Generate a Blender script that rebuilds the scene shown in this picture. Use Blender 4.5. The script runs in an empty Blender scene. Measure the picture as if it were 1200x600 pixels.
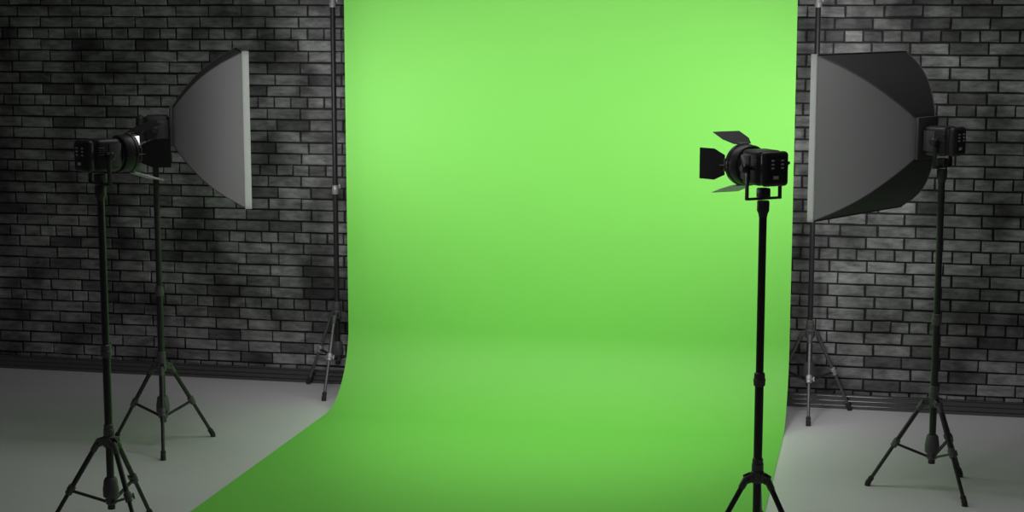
import bpy, bmesh, math, random
from mathutils import Vector, Matrix

scene = bpy.context.scene
COL = scene.collection
PI = math.pi
R = math.radians

# ---------------------------------------------------------------- camera
cam_data = bpy.data.cameras.new('camera')
cam_data.sensor_width = 36.0
cam_data.lens = 60.0
cam_data.clip_end = 100
cam = bpy.data.objects.new('camera', cam_data)
cam.location = (0.0, -10.717, 2.507)
cam.rotation_euler = (R(90 - 8.3), 0.0, R(12.33))
COL.objects.link(cam)
scene.camera = cam

# ---------------------------------------------------------------- light and exposure
SOFTBOX_POWER = 9.5       # watts behind each softbox diffuser
DIFFUSER_GLOW = 1.6        # emission of the diffuser cloth itself
SOFTBOX_SPREAD = 163
LEFT_SPOT_POWER = 2.3      # watts of the Fresnel lamps
RIGHT_SPOT_POWER = 1.6
AMBIENT = 0.024
CEILING_POWER = 20
FRONT_POWER = 11.5
scene.view_settings.view_transform = 'Standard'
scene.view_settings.look = 'None'
scene.view_settings.exposure = 0.0
scene.view_settings.gamma = 1.0
scene.view_settings.use_curve_mapping = False

world = bpy.data.worlds.new('studio_air')
scene.world = world
world.use_nodes = True
bg = world.node_tree.nodes['Background']
bg.inputs[0].default_value = (1, 1, 1, 1)
bg.inputs[1].default_value = AMBIENT


def area_lamp(name, loc, target, size, power, size_y=None, spread=180):
    d = bpy.data.lights.new(name, 'AREA')
    d.energy = power
    d.size = size
    if size_y:
        d.shape = 'RECTANGLE'
        d.size_y = size_y
    d.spread = R(spread)
    o = bpy.data.objects.new(name, d)
    o.location = loc
    o.rotation_euler = (Vector(target) - Vector(loc)).to_track_quat('-Z', 'Y').to_euler()
    COL.objects.link(o)
    return o


area_lamp('ceiling_lamp', (-1.6, -2.1, 4.3), (-1.6, -2.1, 0.0), 3.4, CEILING_POWER, 1.0, spread=125)
area_lamp('front_lamp', (-1.65, -5.4, 4.0), (-1.75, -0.36, 1.55), 0.8, FRONT_POWER, spread=60)


# ---------------------------------------------------------------- materials
def mat(name, col, rough=0.5, metal=0.0, spec=0.5, noise=None, bump=None, var=0.0):
    m = bpy.data.materials.new(name)
    m.use_nodes = True
    nt = m.node_tree
    b = nt.nodes['Principled BSDF']
    b.inputs['Base Color'].default_value = (*col, 1)
    b.inputs['Roughness'].default_value = rough
    b.inputs['Metallic'].default_value = metal
    b.inputs['Specular IOR Level'].default_value = spec
    if noise:
        tc = nt.nodes.new('ShaderNodeTexCoord')
        n = nt.nodes.new('ShaderNodeTexNoise')
        n.inputs['Scale'].default_value = noise
        n.inputs['Detail'].default_value = 5
        nt.links.new(tc.outputs['Object'], n.inputs['Vector'])
        if var:
            mx = nt.nodes.new('ShaderNodeMix')
            mx.data_type = 'RGBA'
            mx.inputs[6].default_value = (*[c * (1 - var) for c in col], 1)
            mx.inputs[7].default_value = (*[min(1, c * (1 + var)) for c in col], 1)
            nt.links.new(n.outputs['Fac'], mx.inputs[0])
            nt.links.new(mx.outputs[2], b.inputs['Base Color'])
        if bump:
            bp = nt.nodes.new('ShaderNodeBump')
            bp.inputs['Strength'].default_value = bump
            bp.inputs['Distance'].default_value = 0.004
            nt.links.new(n.outputs['Fac'], bp.inputs['Height'])
            nt.links.new(bp.outputs['Normal'], b.inputs['Normal'])
    return m


def emit(name, col, power):
    m = bpy.data.materials.new(name)
    m.use_nodes = True
    nt = m.node_tree
    nt.nodes.clear()
    out = nt.nodes.new('ShaderNodeOutputMaterial')
    e = nt.nodes.new('ShaderNodeEmission')
    e.inputs[0].default_value = (*col, 1)
    e.inputs[1].default_value = power
    nt.links.new(e.outputs[0], out.inputs[0])
    return m


M = {}
M['black_paint'] = mat('black_paint', (0.031, 0.029, 0.031), 0.38, noise=60, var=0.15)
M['black_plastic'] = mat('black_plastic', (0.040, 0.037, 0.040), 0.42, noise=90, var=0.15)
M['grey_plastic'] = mat('grey_plastic', (0.104, 0.098, 0.104), 0.45, noise=90, var=0.12)
M['black_metal'] = mat('black_metal', (0.018, 0.018, 0.018), 0.5, noise=50, var=0.15)
M['rubber'] = mat('rubber', (0.03, 0.03, 0.03), 0.7, noise=90, var=0.2)
M['steel'] = mat('steel', (0.30, 0.30, 0.30), 0.32, metal=0.8, noise=50, var=0.1)
M['grey_metal'] = mat('grey_metal', (0.16, 0.16, 0.16), 0.4, metal=0.5, noise=50, var=0.1)
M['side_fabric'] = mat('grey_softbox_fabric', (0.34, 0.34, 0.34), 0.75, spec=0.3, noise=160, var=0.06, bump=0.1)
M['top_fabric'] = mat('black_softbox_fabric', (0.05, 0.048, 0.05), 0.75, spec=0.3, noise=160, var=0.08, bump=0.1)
M['lip'] = mat('softbox_lip', (0.55, 0.55, 0.55), 0.7, spec=0.2)
_n = M['lip'].node_tree
_t = _n.nodes.new('ShaderNodeBsdfTranslucent')        # thin white cloth: the lit diffuser shines through it a little
_t.inputs['Color'].default_value = (0.85, 0.85, 0.85, 1)
_x = _n.nodes.new('ShaderNodeMixShader')
_x.inputs[0].default_value = 0.5
_n.links.new(_n.nodes['Principled BSDF'].outputs[0], _x.inputs[1])
_n.links.new(_t.outputs[0], _x.inputs[2])
_n.links.new(_x.outputs[0], _n.nodes['Material Output'].inputs[0])
M['seam'] = mat('softbox_seam', (0.12, 0.12, 0.12), 0.7, spec=0.3, noise=160, var=0.1)
M['ring_metal'] = mat('ring_metal', (0.10, 0.10, 0.10), 0.5, noise=60, var=0.08)
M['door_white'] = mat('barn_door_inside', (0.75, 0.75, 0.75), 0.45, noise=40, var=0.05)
M['bright_metal'] = mat('bright_metal', (0.45, 0.45, 0.45), 0.38, metal=0.3, noise=50, var=0.1)
M['badge'] = mat('badge', (0.75, 0.75, 0.75), 0.4, noise=60, var=0.05)
M['diffuser'] = emit('lit_diffuser', (1, 1, 1), DIFFUSER_GLOW)
M['lens'] = mat('fresnel_glass', (0.6, 0.6, 0.6), 0.1, spec=0.6)
_b = M['lens'].node_tree.nodes['Principled BSDF']
_b.inputs['Emission Color'].default_value = (1, 1, 1, 1)
_b.inputs['Emission Strength'].default_value = 2.0
M['paper'] = mat('green_paper', (0.262, 0.80, 0.125), 0.55, spec=0.35, noise=3.0, var=0.02)
M['baseboard'] = mat('baseboard_paint', (0.045, 0.045, 0.045), 0.2, spec=0.8, noise=8, var=0.1)
M['baseboard'].node_tree.nodes['Principled BSDF'].inputs['Coat Weight'].default_value = 1.0
M['baseboard'].node_tree.nodes['Principled BSDF'].inputs['Coat Roughness'].default_value = 0.12
M['baseboard'].node_tree.nodes['Principled BSDF'].inputs['Coat IOR'].default_value = 1.8
M['cardboard'] = mat('cardboard', (0.25, 0.25, 0.25), 0.8, noise=30, var=0.1)


def brick_material():
    m = bpy.data.materials.new('dark_brick')
    m.use_nodes = True
    nt = m.node_tree
    N, L = nt.nodes, nt.links
    b = N['Principled BSDF']
    at = N.new('ShaderNodeAttribute')
    at.attribute_name = 'tone'
    tc = N.new('ShaderNodeTexCoord')
    n1 = N.new('ShaderNodeTexNoise')
    n1.inputs['Scale'].default_value = 9
    n1.inputs['Detail'].default_value = 6
    n1.inputs['Roughness'].default_value = 0.65
    mp = N.new('ShaderNodeMapping')
    mp.inputs['Scale'].default_value = (1.0, 1.0, 3.0)
    L.new(tc.outputs['Object'], mp.inputs['Vector'])
    L.new(mp.outputs['Vector'], n1.inputs['Vector'])
    r1 = N.new('ShaderNodeMapRange')
    r1.inputs[1].default_value = 0.30
    r1.inputs[2].default_value = 0.62
    r1.inputs[3].default_value = 0.35
    r1.inputs[4].default_value = 1.1
    L.new(n1.outputs['Fac'], r1.inputs[0])
    n3 = N.new('ShaderNodeTexNoise')
    n3.inputs['Scale'].default_value = 2.6
    n3.inputs['Detail'].default_value = 4
    L.new(tc.outputs['Object'], n3.inputs['Vector'])
    r3 = N.new('ShaderNodeMapRange')
    r3.inputs[1].default_value = 0.36
    r3.inputs[2].default_value = 0.60
    r3.inputs[3].default_value = 0.30
    r3.inputs[4].default_value = 1.25
    L.new(n3.outputs['Fac'], r3.inputs[0])
    stain = N.new('ShaderNodeMath')
    stain.operation = 'MULTIPLY'
    L.new(r1.outputs[0], stain.inputs[0])
    L.new(r3.outputs[0], stain.inputs[1])
    mul = N.new('ShaderNodeMath')
    mul.operation = 'MULTIPLY'
    L.new(at.outputs['Fac'], mul.inputs[0])
    L.new(stain.outputs[0], mul.inputs[1])
    cmb = N.new('ShaderNodeCombineColor')
    for i in range(3):
        L.new(mul.outputs[0], cmb.inputs[i])
    L.new(cmb.outputs[0], b.inputs['Base Color'])
    n2 = N.new('ShaderNodeTexNoise')
    n2.inputs['Scale'].default_value = 70
    n2.inputs['Detail'].default_value = 6
    L.new(tc.outputs['Object'], n2.inputs['Vector'])
    bp = N.new('ShaderNodeBump')
    bp.inputs['Strength'].default_value = 0.45
    bp.inputs['Distance'].default_value = 0.006
    L.new(n2.outputs['Fac'], bp.inputs['Height'])
    L.new(bp.outputs['Normal'], b.inputs['Normal'])
    b.inputs['Roughness'].default_value = 0.62
    b.inputs['Specular IOR Level'].default_value = 0.45
    return m


def floor_material():
    m = bpy.data.materials.new('polished_concrete')
    m.use_nodes = True
    nt = m.node_tree
    N, L = nt.nodes, nt.links
    b = N['Principled BSDF']
    tc = N.new('ShaderNodeTexCoord')
    n1 = N.new('ShaderNodeTexNoise')
    n1.inputs['Scale'].default_value = 1.6
    n1.inputs['Detail'].default_value = 7
    L.new(tc.outputs['Object'], n1.inputs['Vector'])
    mx = N.new('ShaderNodeMix')
    mx.data_type = 'RGBA'
    mx.inputs[6].default_value = (0.83, 0.80, 0.83, 1)
    mx.inputs[7].default_value = (0.90, 0.87, 0.90, 1)
    L.new(n1.outputs['Fac'], mx.inputs[0])
    L.new(mx.outputs[2], b.inputs['Base Color'])
    r = N.new('ShaderNodeMapRange')
    r.inputs[3].default_value = 0.32
    r.inputs[4].default_value = 0.48
    L.new(n1.outputs['Fac'], r.inputs[0])
    L.new(r.outputs[0], b.inputs['Roughness'])
    b.inputs['Specular IOR Level'].default_value = 0.4
    return m


M['brick'] = brick_material()
M['floor'] = floor_material()


# ---------------------------------------------------------------- mesh helpers
class MB:
    """Collects shapes and links them as one mesh object."""

    def __init__(self):
        self.bm = bmesh.new()

    def faces(self, verts, faces):
        vs = [self.bm.verts.new(v) for v in verts]
        for f in faces:
            try:
                self.bm.faces.new([vs[i] for i in f])
            except ValueError:
                pass
        return vs

    def tube(self, p0, p1, r0, r1=None, n=20, caps=True):
        return self.lathe(p0, p1, [(0, r0), (1, r0 if r1 is None else r1)], n, caps)

    def lathe(self, p0, p1, prof, n=24, caps=True):
        """prof: (fraction along the axis p0-p1, radius) pairs."""
        p0, p1 = Vector(p0), Vector(p1)
        ax = p1 - p0
        q = ax.to_track_quat('Z', 'Y')
        rings = []
        for t, r in prof:
            c = p0 + ax * t
            rings.append([self.bm.verts.new(c + q @ Vector((r * math.cos(2 * PI * i / n), r * math.sin(2 * PI * i / n), 0))) for i in range(n)])
        for a, b in zip(rings, rings[1:]):
            for i in range(n):
                self.bm.faces.new((a[i], a[(i + 1) % n], b[(i + 1) % n], b[i]))
        if caps:
            self.bm.faces.new(list(reversed(rings[0])))
            self.bm.faces.new(rings[-1])
        return self

    def box(self, lo, hi, bevel=0.0, seg=2, mtx=None):
        t = bmesh.new()
        bmesh.ops.create_cube(t, size=1.0)
        s = [hi[i] - lo[i] for i in range(3)]
        c = [(hi[i] + lo[i]) / 2 for i in range(3)]
        for v in t.verts:
            v.co = Vector((v.co.x * s[0] + c[0], v.co.y * s[1] + c[1], v.co.z * s[2] + c[2]))
        if bevel:
            bmesh.ops.bevel(t, geom=list(t.edges), offset=bevel, segments=seg, profile=0.5, affect='EDGES')
        if mtx:
            bmesh.ops.transform(t, matrix=mtx, verts=list(t.verts))
        me = bpy.data.meshes.new('tmp')
        t.to_mesh(me)
        t.free()
        self.bm.from_mesh(me)
        bpy.data.meshes.remove(me)
        return self

    def bar(self, p0, p1, w, h, bevel=0.0):
        """A rectangular bar between two points, w wide sideways and h thick upwards."""
        p0, p1 = Vector(p0), Vector(p1)
        d = p1 - p0
        q = d.to_track_quat('X', 'Z')
        m = Matrix.Translation(p0) @ q.to_matrix().to_4x4()
        return self.box((0, -w / 2, -h / 2), (d.length, w / 2, h / 2), bevel, 1, m)

    def build(self, name, m, parent=None, sharp=35, tri=False):
        bmesh.ops.recalc_face_normals(self.bm, faces=list(self.bm.faces))
        me = bpy.data.meshes.new(name)
        self.bm.to_mesh(me)
        self.bm.free()
        me.materials.append(m)
        if sharp:
            me.shade_smooth()
            me.set_sharp_from_angle(angle=R(sharp))
        o = bpy.data.objects.new(name, me)
        COL.objects.link(o)
        if parent:
            o.parent = parent
        return o


def tag(o, label=None, cat=None, group=None, kind=None):
    if label:
        o['label'] = label
    if cat:
        o['category'] = cat
    if group:
        o['group'] = group
    if kind:
        o['kind'] = kind
    return o


def thing(name, label, cat, loc=(0, 0, 0), rz=0.0, group=None):
    o = bpy.data.objects.new(name, None)
    o.empty_display_size = 0.1
    o.location = loc
    o.rotation_euler = (0, 0, rz)
    COL.objects.link(o)
    return tag(o, label, cat, group)


def dup(root, loc, rz, label=None):
    """A copy of a thing with copies of its parts and sub-parts."""
    r = root.copy()
    COL.objects.link(r)
    r.location = loc
    r.rotation_euler = (0, 0, rz)
    if label:
        r['label'] = label
    for ch in list(root.children):
        c = ch.copy()
        COL.objects.link(c)
        c.parent = r
        for g in list(ch.children):
            d = g.copy()
            COL.objects.link(d)
            d.parent = c
    return r


# ---------------------------------------------------------------- the setting
def build_floor():
    b = MB()
    b.box((-9.0, -12.5, -0.12), (4.5, 0.25, 0.0))
    tag(b.build('floor', M['floor'], sharp=0), 'smooth grey concrete studio floor', 'floor', kind='structure')


def build_wall():
    """American bond: five stretcher courses to one header course."""
    rnd = random.Random(7)
    course, L, gap = 0.075, 0.2302, 0.0105
    x0, x1 = -9.0, 4.5
    bm = bmesh.new()
    tone = bm.loops.layers.float.new('tone')

    def quad(vs, t):
        f = bm.faces.new(vs)
        for l in f.loops:
            l[tone] = t

    # the mortar bed behind the bricks, a solid slab
    def slab(lo, hi, t):
        v = [bm.verts.new((x, y, z)) for x in (lo[0], hi[0]) for y in (lo[1], hi[1]) for z in (lo[2], hi[2])]
        for f in ((0, 1, 3, 2), (4, 6, 7, 5), (0, 4, 5, 1), (2, 3, 7, 6), (0, 2, 6, 4), (1, 5, 7, 3)):
            quad([v[i] for i in f], t)
    slab((x0, 0.012, 0.0), (x1, 0.25, 3.6), 0.025)
    for k in range(0, 49):
        z0 = max(0.0, -0.026 + course * k)
        z1 = -0.026 + course * (k + 1) - gap
        m = k % 6
        if m == 1:
            w, ph = L / 2, -0.387 + rnd.uniform(-0.006, 0.014)
        elif m in (3, 5):
            w, ph = L, -0.387 + 0.128
        else:
            w, ph = L, -0.387 + 0.0675
        ph += rnd.uniform(-0.006, 0.006)
        n = int((ph - x0) / w)
        x = ph - n * w
        while x < x1 - w:
            g = gap * rnd.uniform(0.7, 1.35) / 2
            a, c = x + g, x + w - g
            skew = rnd.gauss(0, 0.0016)
            dz0, dz1 = rnd.uniform(-0.0012, 0.0012), rnd.uniform(-0.0015, 0.0015)
            yf = rnd.gauss(0, 0.0016)
            t = max(0.05, rnd.gauss(0.305, 0.045)) if rnd.random() > 0.12 else rnd.uniform(0.12, 0.18)
            ch = 0.0035
            tl, tr = rnd.gauss(0, 0.0012), rnd.gauss(0, 0.0012)
            P = [(a, z0 + dz0), (c, z0 + dz0 + skew), (c + skew, z1 + dz1 + skew), (a + skew, z1 + dz1)]
            back = [bm.verts.new((p[0], 0.014, p[1])) for p in P]
            mid = [bm.verts.new((p[0], yf + ch, p[1])) for p in P]
            cx, cz = (a + c) / 2, (z0 + z1) / 2
            fr = [bm.verts.new((p[0] + ch * (1 if p[0] < cx else -1), yf + (tl if p[0] < cx else tr), p[1] + ch * (1 if p[1] < cz else -1))) for p in P]
            for i in range(4):
                j = (i + 1) % 4
                quad((back[i], back[j], mid[j], mid[i]), t * 0.8)
                quad((mid[i], mid[j], fr[j], fr[i]), t)
            quad(fr, t)
            x += w
    bmesh.ops.recalc_face_normals(bm, faces=list(bm.faces))
    me = bpy.data.meshes.new('wall_back')
    bm.to_mesh(me)
    bm.free()
    me.materials.append(M['brick'])
    o = bpy.data.objects.new('wall_back', me)
    COL.objects.link(o)
    tag(o, 'dark grey brick wall with header courses behind the green backdrop', 'wall', kind='structure')


def build_baseboard():
    """A painted skirting with three rounded beads, run along the wall."""
    prof = [(0.0, 0.0), (-0.008, 0.0), (-0.008, 0.004)]
    for zc in (0.017, 0.047, 0.077):
        for i in range(15):
            a = -PI / 2 + PI * i / 14
            prof.append((-0.008 - 0.007 * math.cos(a), zc + 0.0095 * math.sin(a)))
    prof += [(-0.008, 0.091), (-0.003, 0.095), (0.006, 0.095)]
    b = MB()
    x0, x1 = -9.0, 4.5
    n = len(prof)
    va = [b.bm.verts.new((x0, y, z)) for y, z in prof]
    vb = [b.bm.verts.new((x1, y, z)) for y, z in prof]
    for i in range(n - 1):
        b.bm.faces.new((va[i], va[i + 1], vb[i + 1], vb[i]))
    b.bm.faces.new((va[-1], va[0], vb[0], vb[-1]))
    b.bm.faces.new(list(reversed(va)))
    b.bm.faces.new(vb)
    tag(b.build('baseboard_back', M['baseboard'], sharp=50), 'dark glossy beaded baseboard along the brick wall', 'baseboard', kind='structure')


build_floor()
build_wall()
build_baseboard()

# ---------------------------------------------------------------- the green paper backdrop
XL, XR = -3.345, -0.53
BACK_Y, SWEEP = -0.357, 0.47
TOP_Z = 2.96


def build_backdrop():
    root = thing('paper_backdrop', 'seamless bright green paper backdrop sweeping from the roll onto the floor', 'backdrop', ((XL + XR) / 2, BACK_Y, 0))
    hw = (XR - XL) / 2
    prof = []
    rr = 0.055
    for i in range(9):                                # off the front of the roll
        a = R(100 - 100 * i / 8)
        prof.append((0.055 - rr * math.sin(R(90) * i / 8), TOP_Z + rr * math.cos(R(90) * i / 8)))
    for i in range(1, 30):
        prof.append((0.0, TOP_Z - (TOP_Z - SWEEP) * i / 30))
    for i in range(0, 33):                            # the sweep, easing onto the floor
        t = i / 32
        a = PI / 2 * t
        e = 1.06
        y = -SWEEP * (1 - math.cos(a) ** e)
        z = SWEEP * (1 - math.sin(a) ** e) + 0.0035
        prof.append((y, z))
    y_end = -3.30 - BACK_Y
    for i in range(1, 25):
        prof.append((-SWEEP + (y_end + SWEEP) * i / 24, 0.0035))
    bm = bmesh.new()
    nx = 24
    grid = []
    for (y, z) in prof:
        row = []
        for j in range(nx + 1):
            u = -1 + 2 * j / nx
            row.append(bm.verts.new((u * hw, y, z)))
        grid.append(row)
    for a, c in zip(grid, grid[1:]):
        for j in range(nx):
            bm.faces.new((a[j], c[j], c[j + 1], a[j + 1]))
    bmesh.ops.recalc_face_normals(bm, faces=list(bm.faces))
    bmesh.ops.solidify(bm, geom=list(bm.faces), thickness=0.002)
    bmesh.ops.recalc_face_normals(bm, faces=list(bm.faces))
    me = bpy.data.meshes.new('paper_sheet')
    bm.to_mesh(me)
    bm.free()
    me.materials.append(M['paper'])
    me.shade_smooth()
    me.set_sharp_from_angle(angle=R(50))
    o = bpy.data.objects.new('paper_sheet', me)
    COL.objects.link(o)
    o.parent = root
    b = MB()
    b.tube((-hw, 0.055, TOP_Z), (hw, 0.055, TOP_Z), 0.053, n=32)
    b.build('paper_roll', M['paper'], root)
    b = MB()
    b.tube((-hw - 0.25, 0.055, TOP_Z), (hw + 0.25, 0.055, TOP_Z), 0.016)
    b.build('crossbar', M['black_paint'], root)


build_backdrop()


# ---------------------------------------------------------------- stands
def tripod_parts(root, hub, r_foot, leg_r=0.0122, leg_mat='black_paint', clamp_mat='grey_plastic'):
    """Hub, coupling, centre column, three legs with clamps and feet, three braces; one leg along +X."""
    b = MB()                                           # centre column, from its tail up to the collar
    b.tube((0, 0, hub - 0.335), (0, 0, hub + 0.03), 0.0180)
    b.build('centre_column', M['black_paint'], root)
    b = MB()
    b.lathe((0, 0, hub + 0.022), (0, 0, hub + 0.082), [(0, 0.023), (0.1, 0.026), (0.55, 0.026), (0.6, 0.0235), (0.9, 0.0235), (1, 0.019)])
    b.build('collar', M['grey_plastic'], root)
    b = MB()                                           # hub with three ears for the legs
    b.lathe((0, 0, hub - 0.03), (0, 0, hub + 0.024), [(0, 0.026), (0.1, 0.029), (0.9, 0.029), (1, 0.025)])
    for k in range(3):
        a = 2 * PI * k / 3
        u = Vector((math.cos(a), math.sin(a), 0))
        v = Vector((-u.y, u.x, 0))
        for s in (-1, 1):
            p = u * 0.022 + v * 0.0145 * s + Vector((0, 0, hub))
            q = u * 0.058 + v * 0.0145 * s + Vector((0, 0, hub - 0.012))
            b.bar(p, q, 0.006, 0.036, 0.002)
    b.build('hub', M['grey_plastic'], root)
    low = hub - 0.265                                  # the sliding coupling that takes the braces
    b = MB()
    b.lathe((0, 0, low - 0.01), (0, 0, low + 0.085), [(0, 0.034), (0.05, 0.0375), (0.45, 0.038), (0.5, 0.0365), (0.9, 0.031), (1.0, 0.024)])
    b.lathe((0, 0, low - 0.046), (0, 0, low - 0.008), [(0, 0.022), (0.1, 0.026), (1, 0.026)])
    b.build('brace_coupling', M['grey_plastic'], root)
    for k in range(3):
        a = 2 * PI * k / 3
        u = Vector((math.cos(a), math.sin(a), 0))
        v = Vector((-u.y, u.x, 0))
        top = u * 0.052 + Vector((0, 0, hub - 0.008))
        foot = u * r_foot + Vector((0, 0, 0.012))
        mid = top.lerp(foot, 0.50)
        d = (foot - top).normalized()
        b = MB()
        b.tube(top, mid, leg_r)
        b.tube(mid, foot - d * 0.02, leg_r * 0.82)
        b.lathe(top - v * 0.018, top + v * 0.018, [(0, 0.007), (1, 0.007)], 12)
        leg = b.build('leg', M[leg_mat], root)
        b = MB()
        b.lathe(top - d * 0.006, top + d * 0.05, [(0, 0.0130), (0.15, 0.0152), (0.9, 0.0152), (1, 0.0125)], 16)
        b.build('leg_socket', M['grey_plastic'], leg)
        b = MB()
        b.lathe(mid - d * 0.026, mid + d * 0.024, [(0, 0.0140), (0.08, 0.0180), (0.55, 0.0190), (0.6, 0.0168), (0.92, 0.0168), (1, 0.0125)], 16)
        n = d.cross(v).normalized()
        b.bar(mid + v * 0.012, mid + v * 0.03 + d * -0.006, 0.011, 0.011, 0.002)
        b.tube(mid + v * 0.028 - d * 0.016, mid + v * 0.028 + d * 0.012, 0.005, n=10)
        b.build('leg_clamp', M[clamp_mat], leg)
        b = MB()
        b.lathe(foot - d * 0.045, foot + d * 0.002, [(0, 0.0105), (0.1, 0.0145), (0.45, 0.0145), (0.5, 0.0125), (0.55, 0.0125), (0.6, 0.0155), (1, 0.0145)], 16)
        b.tube(foot - d * 0.004, (foot.x, foot.y, 0.0005), 0.0145, 0.0155, 16)
        b.build('rubber_foot', M['rubber'], leg)
        b = MB()
        p = mid - u * 0.012 - Vector((0, 0, 0.006))
        q = u * 0.030 + Vector((0, 0, low - 0.030))
        for s in (-1, 1):
            b.bar(p + v * 0.006 * s, q + v * 0.006 * s, 0.0035, 0.011, 0.001)
        b.tube(q - v * 0.010, q + v * 0.010, 0.006, n=10)
        b.tube(p - v * 0.012, p + v * 0.012, 0.006, n=10)
        b.build('brace', M['black_paint'], root)


def height_clamp(root, z, r, material='grey_plastic'):
    b = MB()
    b.lathe((0, 0, z - 0.032), (0, 0, z + 0.03), [(0, r * 0.9), (0.05, r * 1.3), (0.5, r * 1.42), (0.55, r * 1.28), (0.93, r * 1.2), (1, r * 0.9)])
    c = b.build('height_clamp', M[material], root)
    b = MB()
    b.tube((r * 0.8, 0, z + 0.012), (r * 1.9, 0, z + 0.012), 0.0055, n=10)
    b.lathe((r * 1.75, 0, z + 0.004), (r * 1.75, 0, z + 0.034), [(0, 0.006), (0.2, 0.009), (0.8, 0.007), (1, 0.004)], 12)
    b.build('clamp_knob', M[material], c)


def make_light_stand(label, loc, rz):
    root = thing('light_stand', label, 'light stand', loc, rz, 'black tripod light stands')
    tripod_parts(root, 0.475, 0.325)
    b = MB()
    b.tube((0, 0, 0.50), (0, 0, 0.90), 0.0190)
    b.build('lower_tube', M['black_paint'], root)
    b = MB()
    b.tube((0, 0, 0.89), (0, 0, 1.645), 0.0168)
    b.build('upper_tube', M['black_paint'], root)
    height_clamp(root, 0.908, 0.0190)
    b = MB()
    b.lathe((0, 0, 1.615), (0, 0, 1.688), [(0, 0.0172), (0.25, 0.021), (0.40, 0.0265), (0.93, 0.0265), (1, 0.023)])
    b.build('stand_top', M['black_plastic'], root)
    return root


def make_backdrop_stand(label, loc, rz, back_ang):
    root = thing('backdrop_stand', label, 'backdrop stand', loc, rz, 'stands holding up the green backdrop')
    tripod_parts(root, 0.515, 0.30, 0.0112, 'grey_metal', 'bright_metal')
    b = MB()
    b.tube((0, 0, 0.54), (0, 0, 1.34), 0.0165)
    b.build('lower_tube', M['black_paint'], root)
    b = MB()
    b.tube((0, 0, 1.32), (0, 0, 2.51), 0.0165)
    b.build('middle_tube', M['black_paint'], root)
    b = MB()
    b.tube((0, 0, 2.50), (0, 0, 2.99), 0.0125)
    b.build('upper_tube', M['grey_metal'], root)
    height_clamp(root, 1.335, 0.0165, 'bright_metal')
    height_clamp(root, 2.535, 0.0165, 'bright_metal')
    b = MB()                                           # the hook that carries the crossbar
    u = Vector((math.cos(back_ang), math.sin(back_ang), 0))
    b.bar(Vector((0, 0, 2.93)), u * 0.10 + Vector((0, 0, 2.93)), 0.022, 0.024, 0.003)
    b.build('hook', M['black_paint'], root)
    return root


ST = {
    'left_soft': (-4.012, -1.772), 'right_soft': (0.291, -1.752),
    'left_spot': (-3.547, -3.429), 'right_spot': (-0.500, -3.395),
}
st = make_light_stand('black light stand under the left softbox, farther of the two left stands', (*ST['left_soft'], 0), R(53))
dup(st, (*ST['right_soft'], 0), R(60), 'black light stand on the pale floor carrying the right softbox')
dup(st, (*ST['left_spot'], 0), R(80), 'black light stand nearest the left edge, holding the dark left spotlight')
dup(st, (*ST['right_spot'], 0), R(90), 'black light stand in front of the green backdrop at its right edge')
bs = make_backdrop_stand('tall black stand behind the left edge of the green backdrop', (-3.475, -0.19, 0), R(30), R(270 - 30))
dup(bs, (-0.415, -0.20, 0), R(33), 'tall black stand behind the right softbox, beside the right backdrop edge')


# ---------------------------------------------------------------- lamp heads
def lamp_body(root, zc):
    """Body along +X (light goes out at +X): housing, rear cap with panel, side plates, yoke, knobs."""
    b = MB()
    b.box((-0.052, -0.065, zc - 0.075), (0.082, 0.065, zc + 0.075), 0.022, 4)
    b.box((-0.060, -0.055, zc - 0.064), (-0.040, 0.055, zc + 0.064), 0.01, 2)
    for s in (-1, 1):                                  # cooling ribs along the flanks
        for i in range(4):
            z = zc + 0.036 - i * 0.0105
            b.box((-0.045, s * 0.062 - 0.006, z - 0.002), (-0.012, s * 0.062 + 0.006, z + 0.002), 0.001, 1)
    body = b.build('lamp_housing', M['black_plastic'], root)
    for s in (-1, 1):
        b = MB()
        b.box((0.012, s * 0.066 - 0.003, zc - 0.052), (0.076, s * 0.066 + 0.003, zc + 0.052), 0.0025, 2)
        b.build('side_plate', M['grey_plastic'], body)
    b = MB()
    b.box((-0.098, -0.064, zc - 0.074), (-0.058, 0.064, zc + 0.074), 0.018, 4)
    cap = b.build('rear_cap', M['black_plastic'], root)
    b = MB()
    b.box((-0.1005, -0.050, zc - 0.058), (-0.095, 0.050, zc + 0.056), 0.002, 2)
    b.build('control_panel', M['black_metal'], cap)
    for y in (-0.024, 0.024):
        for i in range(3):
            b = MB()
            z = zc + 0.037 - i * 0.016
            b.box((-0.1045, y - 0.007, z - 0.0035), (-0.0995, y + 0.007, z + 0.0035), 0.0015, 2)
            b.build('button', M['badge'], cap)
    b = MB()
    b.box((-0.1030, -0.006, zc - 0.042), (-0.0995, 0.020, zc - 0.028), 0.001, 1)
    tag(b.build('badge', M['badge'], cap), 'small pale badge')
    # yoke: a U bracket, its bar under the body
    b = MB()
    zb = zc - 0.132
    for s in (-1, 1):
        b.box((-0.011, s * 0.084 - 0.004, zb - 0.004), (0.011, s * 0.084 + 0.004, zc + 0.016), 0.003, 2)
    b.box((-0.011, -0.088, zb - 0.006), (0.011, 0.088, zb + 0.004), 0.003, 2)
    yoke = b.build('yoke', M['black_paint'], root)
    for s in (-1, 1):
        b = MB()
        b.lathe((0, s * 0.064, zc), (0, s * 0.116, zc), [(0, 0.010), (0.45, 0.010), (0.46, 0.019), (0.6, 0.021), (0.9, 0.019), (1, 0.012)], 16)
        b.bar((0.004, s * 0.107, zc), (-0.030, s * 0.110, zc + 0.020), 0.008, 0.012, 0.002)
        b.build('tilt_knob', M['black_plastic'], yoke)
    b = MB()
    b.box((-0.022, -0.024, zb + 0.002), (0.022, 0.024, zb + 0.044), 0.006, 2)
    b.build('mount_block', M['black_plastic'], root)


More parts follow.
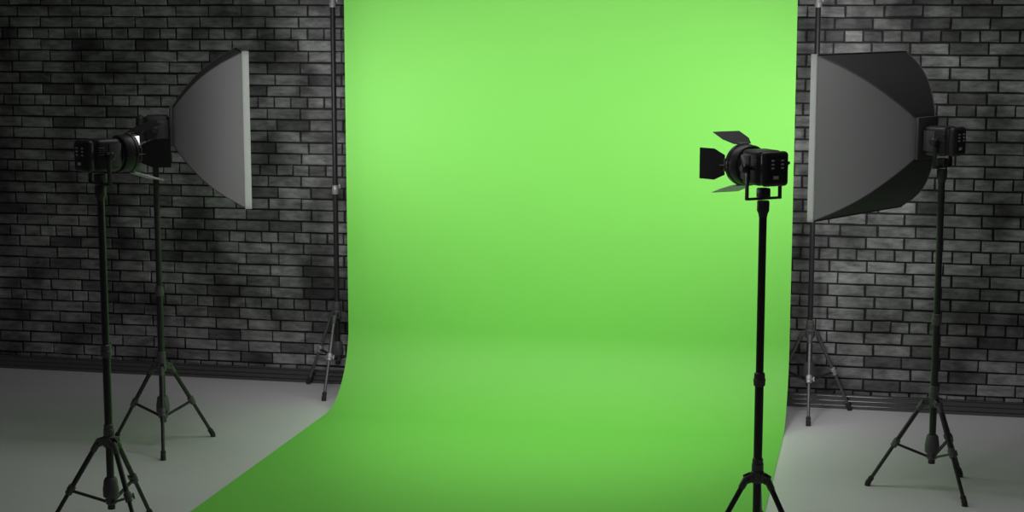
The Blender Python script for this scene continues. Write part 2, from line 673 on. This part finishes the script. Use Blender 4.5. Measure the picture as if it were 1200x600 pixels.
def barn_door(ax, out, side, hinge, parent, outer):
    """A flared steel leaf: hinge edge narrow, then full width."""
    d = ax * math.cos(R(18)) + out * math.sin(R(18))
    n = d.cross(side).normalized()
    th = 0.0015
    ln = 0.14
    shape = [(-0.043, 0.0), (0.043, 0.0), (0.068, 0.058), (0.068, ln), (-0.068, ln), (-0.068, 0.058)]
    v = [hinge + side * a + d * l + n * th * s for s in (-1, 1) for a, l in shape]
    k = len(shape)
    c = [hinge + side * a * 0.97 + d * (0.002 + l * 0.97) - out * 0.0 for a, l in shape]
    inward = -1 if n.dot(out) > 0 else 1
    f = [list(range(k)), list(range(k, 2 * k))] + [[i, (i + 1) % k, k + (i + 1) % k, k + i] for i in range(k)]
    b = MB()
    b.faces(v, f)
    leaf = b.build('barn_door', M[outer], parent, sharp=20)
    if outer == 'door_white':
        tag(leaf, 'lower leaf with the light on its underside painted in white')
    b = MB()
    b.faces([p + n * inward * (th + s * 0.0006) for s in (-0.5, 1) for p in c], f)
    tag(b.build('inner_face', M['door_white'], leaf, sharp=20), 'white inner face')
    b = MB()
    b.tube(hinge - side * 0.028, hinge + side * 0.028, 0.0045, n=10)
    b.bar(hinge - ax * 0.02 - out * 0.002, hinge + d * 0.012 + n * 0.0, 0.040, 0.004, 0.001)
    b.build('hinge', M['grey_metal'], leaf)


def make_spotlight(label, loc, rz, zc, power):
    root = thing('fresnel_spotlight', label, 'spotlight', loc, rz, 'black spotlights with barn doors')
    lamp_body(root, zc)
    b = MB()                                           # neck, drum, front ring; hollow to the lens
    b.lathe((0.07, 0, zc), (0.165, 0, zc), [(0, 0.060), (0.12, 0.062), (0.14, 0.070), (0.24, 0.072), (0.26, 0.084), (0.32, 0.088), (0.80, 0.088), (0.82, 0.092), (1.0, 0.092), (1.0, 0.080), (0.86, 0.078), (0.86, 0.060)], 40)
    b.build('lens_drum', M['black_plastic'], root)
    b = MB()
    b.lathe((0.1515, 0, zc), (0.1565, 0, zc), [(0, 0.0785), (0.5, 0.0785), (0.8, 0.05), (1, 0.012)], 40)
    b.build('lens', M['lens'], root)
    ax = Vector((1, 0, 0))
    for i, (out, side) in enumerate((((0, 0, 1), (0, 1, 0)), ((0, 0, -1), (0, 1, 0)), ((0, 1, 0), (0, 0, 1)), ((0, -1, 0), (0, 0, 1)))):
        out, side = Vector(out), Vector(side)
        barn_door(ax, out, side, Vector((0.168, 0, zc)) + out * 0.090, root, 'door_white' if i == 1 else 'black_metal')  # lower leaf's outside is coloured pale to paint in light falling on it
    d = bpy.data.lights.new('spotlight_beam', 'AREA')
    d.shape = 'DISK'
    d.size = 0.13
    d.energy = power
    d.spread = R(120)
    o = bpy.data.objects.new('spotlight_beam', d)
    o.parent = root
    o.location = (0.160, 0, zc)
    o.rotation_euler = (0, R(-90), 0)
    COL.objects.link(o)
    return root


make_spotlight('dark spotlight with barn doors in front of the left brick wall', (*ST['left_spot'], 0), R(57), 1.83, LEFT_SPOT_POWER)
make_spotlight('black spotlight with barn doors standing out against the green backdrop', (*ST['right_spot'], 0), R(128), 1.83, RIGHT_SPOT_POWER)


def make_strobe(label, loc, rz, zc):
    root = thing('studio_lamp', label, 'studio lamp', loc, rz, 'lamp heads behind the softboxes')
    lamp_body(root, zc)
    return root


def make_softbox(label, loc, rz, zc):
    root = thing('softbox', label, 'softbox', loc, rz, 'square softboxes')
    x_r, x_f, x_l = 0.100, 0.476, 0.509                # ring, front seam, lip
    hw0, hh0 = 0.095, 0.098
    hw1, hh1 = 0.454, 0.423
    n = 16

    def half(t):
        bul = 0.050 * math.sin(PI * t ** 0.85) 
        return hw0 + (hw1 - hw0) * t + bul, hh0 + (hh1 - hh0) * t + bul

    sides = [(1, 0), (0, 1), (-1, 0), (0, -1)]
    th = 0.004
    for (sy, sz) in sides:
        bm = bmesh.new()
        m = 10
        outer, inner = [], []
        for i in range(n + 1):
            t = i / n
            x = x_r + (x_f - x_r) * t
            w, h = half(t)
            ro, ri = [], []
            for j in range(m + 1):
                u = -1 + 2 * j / m
                sag = 0.010 * (1 - u * u) * math.sin(PI * t)      # fabric pulled taut between the ribs
                if sy:
                    ro.append(bm.verts.new((x, sy * (w - sag), u * h)))
                    ri.append(bm.verts.new((x, sy * (w - sag - th), u * (h - th))))
                else:
                    ro.append(bm.verts.new((x, u * w, sz * (h - sag))))
                    ri.append(bm.verts.new((x, u * (w - th), sz * (h - sag - th))))
            outer.append(ro)
            inner.append(ri)
        for g in (outer, inner):
            for i in range(n):
                for j in range(m):
                    bm.faces.new((g[i][j], g[i][j + 1], g[i + 1][j + 1], g[i + 1][j]))
        for i in range(n):
            for j in (0, m):
                bm.faces.new((outer[i][j], outer[i + 1][j], inner[i + 1][j], inner[i][j]))
        for i in (0, n):
            for j in range(m):
                bm.faces.new((outer[i][j], outer[i][j + 1], inner[i][j + 1], inner[i][j]))
        for v in bm.verts:
            v.co.z += zc
        b = MB()
        b.bm.free()
        b.bm = bm
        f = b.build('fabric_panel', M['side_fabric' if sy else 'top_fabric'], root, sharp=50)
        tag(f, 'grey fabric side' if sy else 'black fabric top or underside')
    for sy in (-1, 1):                                 # four sprung rods under the seams
        for sz in (-1, 1):
            b = MB()
            pts = []
            for i in range(n + 1):
                t = i / n
                w, h = half(t)
                pts.append(Vector((x_r + (x_f - x_r) * t, sy * (w - 0.002), zc + sz * (h - 0.002))))
            for p, q in zip(pts, pts[1:]):
                b.tube(p, q, 0.0035, n=8)
            b.build('rod_seam', M['seam'], root, sharp=60)
    # the lip: a square band standing forward of the diffuser
    for s in (-1, 1):
        b = MB()
        b.box((x_f - 0.004, s * hw1 - 0.005, zc - hh1 - 0.005), (x_l, s * hw1 + 0.005, zc + hh1 + 0.005), 0.002, 1)
        tag(b.build('front_lip', M['lip'], root), 'pale grey lip along one side')
        b = MB()
        b.box((x_f - 0.004, -hw1, zc + s * hh1 - 0.0045), (x_l - 0.0005, hw1, zc + s * hh1 + 0.0045), 0.002, 1)
        tag(b.build('front_lip', M['top_fabric'], root), 'black lip along top or underside')
    b = MB()
    b.box((x_l - 0.035, -hw1 + 0.0055, zc - hh1 + 0.0055), (x_l - 0.031, hw1 - 0.0055, zc + hh1 - 0.0055))
    tag(b.build('diffuser', M['diffuser'], root, sharp=0), 'glowing white diffuser')
    d = bpy.data.lights.new('softbox_light', 'AREA')
    d.shape = 'RECTANGLE'
    d.size = 2 * hh1 - 0.03
    d.size_y = 2 * hw1 - 0.03
    d.energy = SOFTBOX_POWER
    d.spread = R(SOFTBOX_SPREAD)
    o = bpy.data.objects.new('softbox_light', d)
    o.parent = root
    o.location = (x_l - 0.006, 0, zc)
    o.rotation_euler = (0, R(-90), 0)
    COL.objects.link(o)
    b = MB()                                           # speed ring plate on the lamp
    b.box((x_r - 0.016, -0.105, zc - 0.108), (x_r + 0.004, 0.105, zc + 0.108), 0.006, 2)
    b.build('speed_ring', M['ring_metal'], root)
    return root


lx, rx = ST['left_soft'], ST['right_soft']
make_strobe('dark lamp head on the stand behind the left softbox', (*lx, 0), R(24), 1.832)
make_strobe('dark lamp head on the stand behind the right softbox', (*rx, 0), R(150.4), 1.832)
make_softbox('grey softbox on the left, one side face seen, opening towards the backdrop', (*lx, 0), R(24), 1.8445)
make_softbox('grey and black softbox on the right, three faces seen from behind', (*rx, 0), R(150.4), 1.8434)
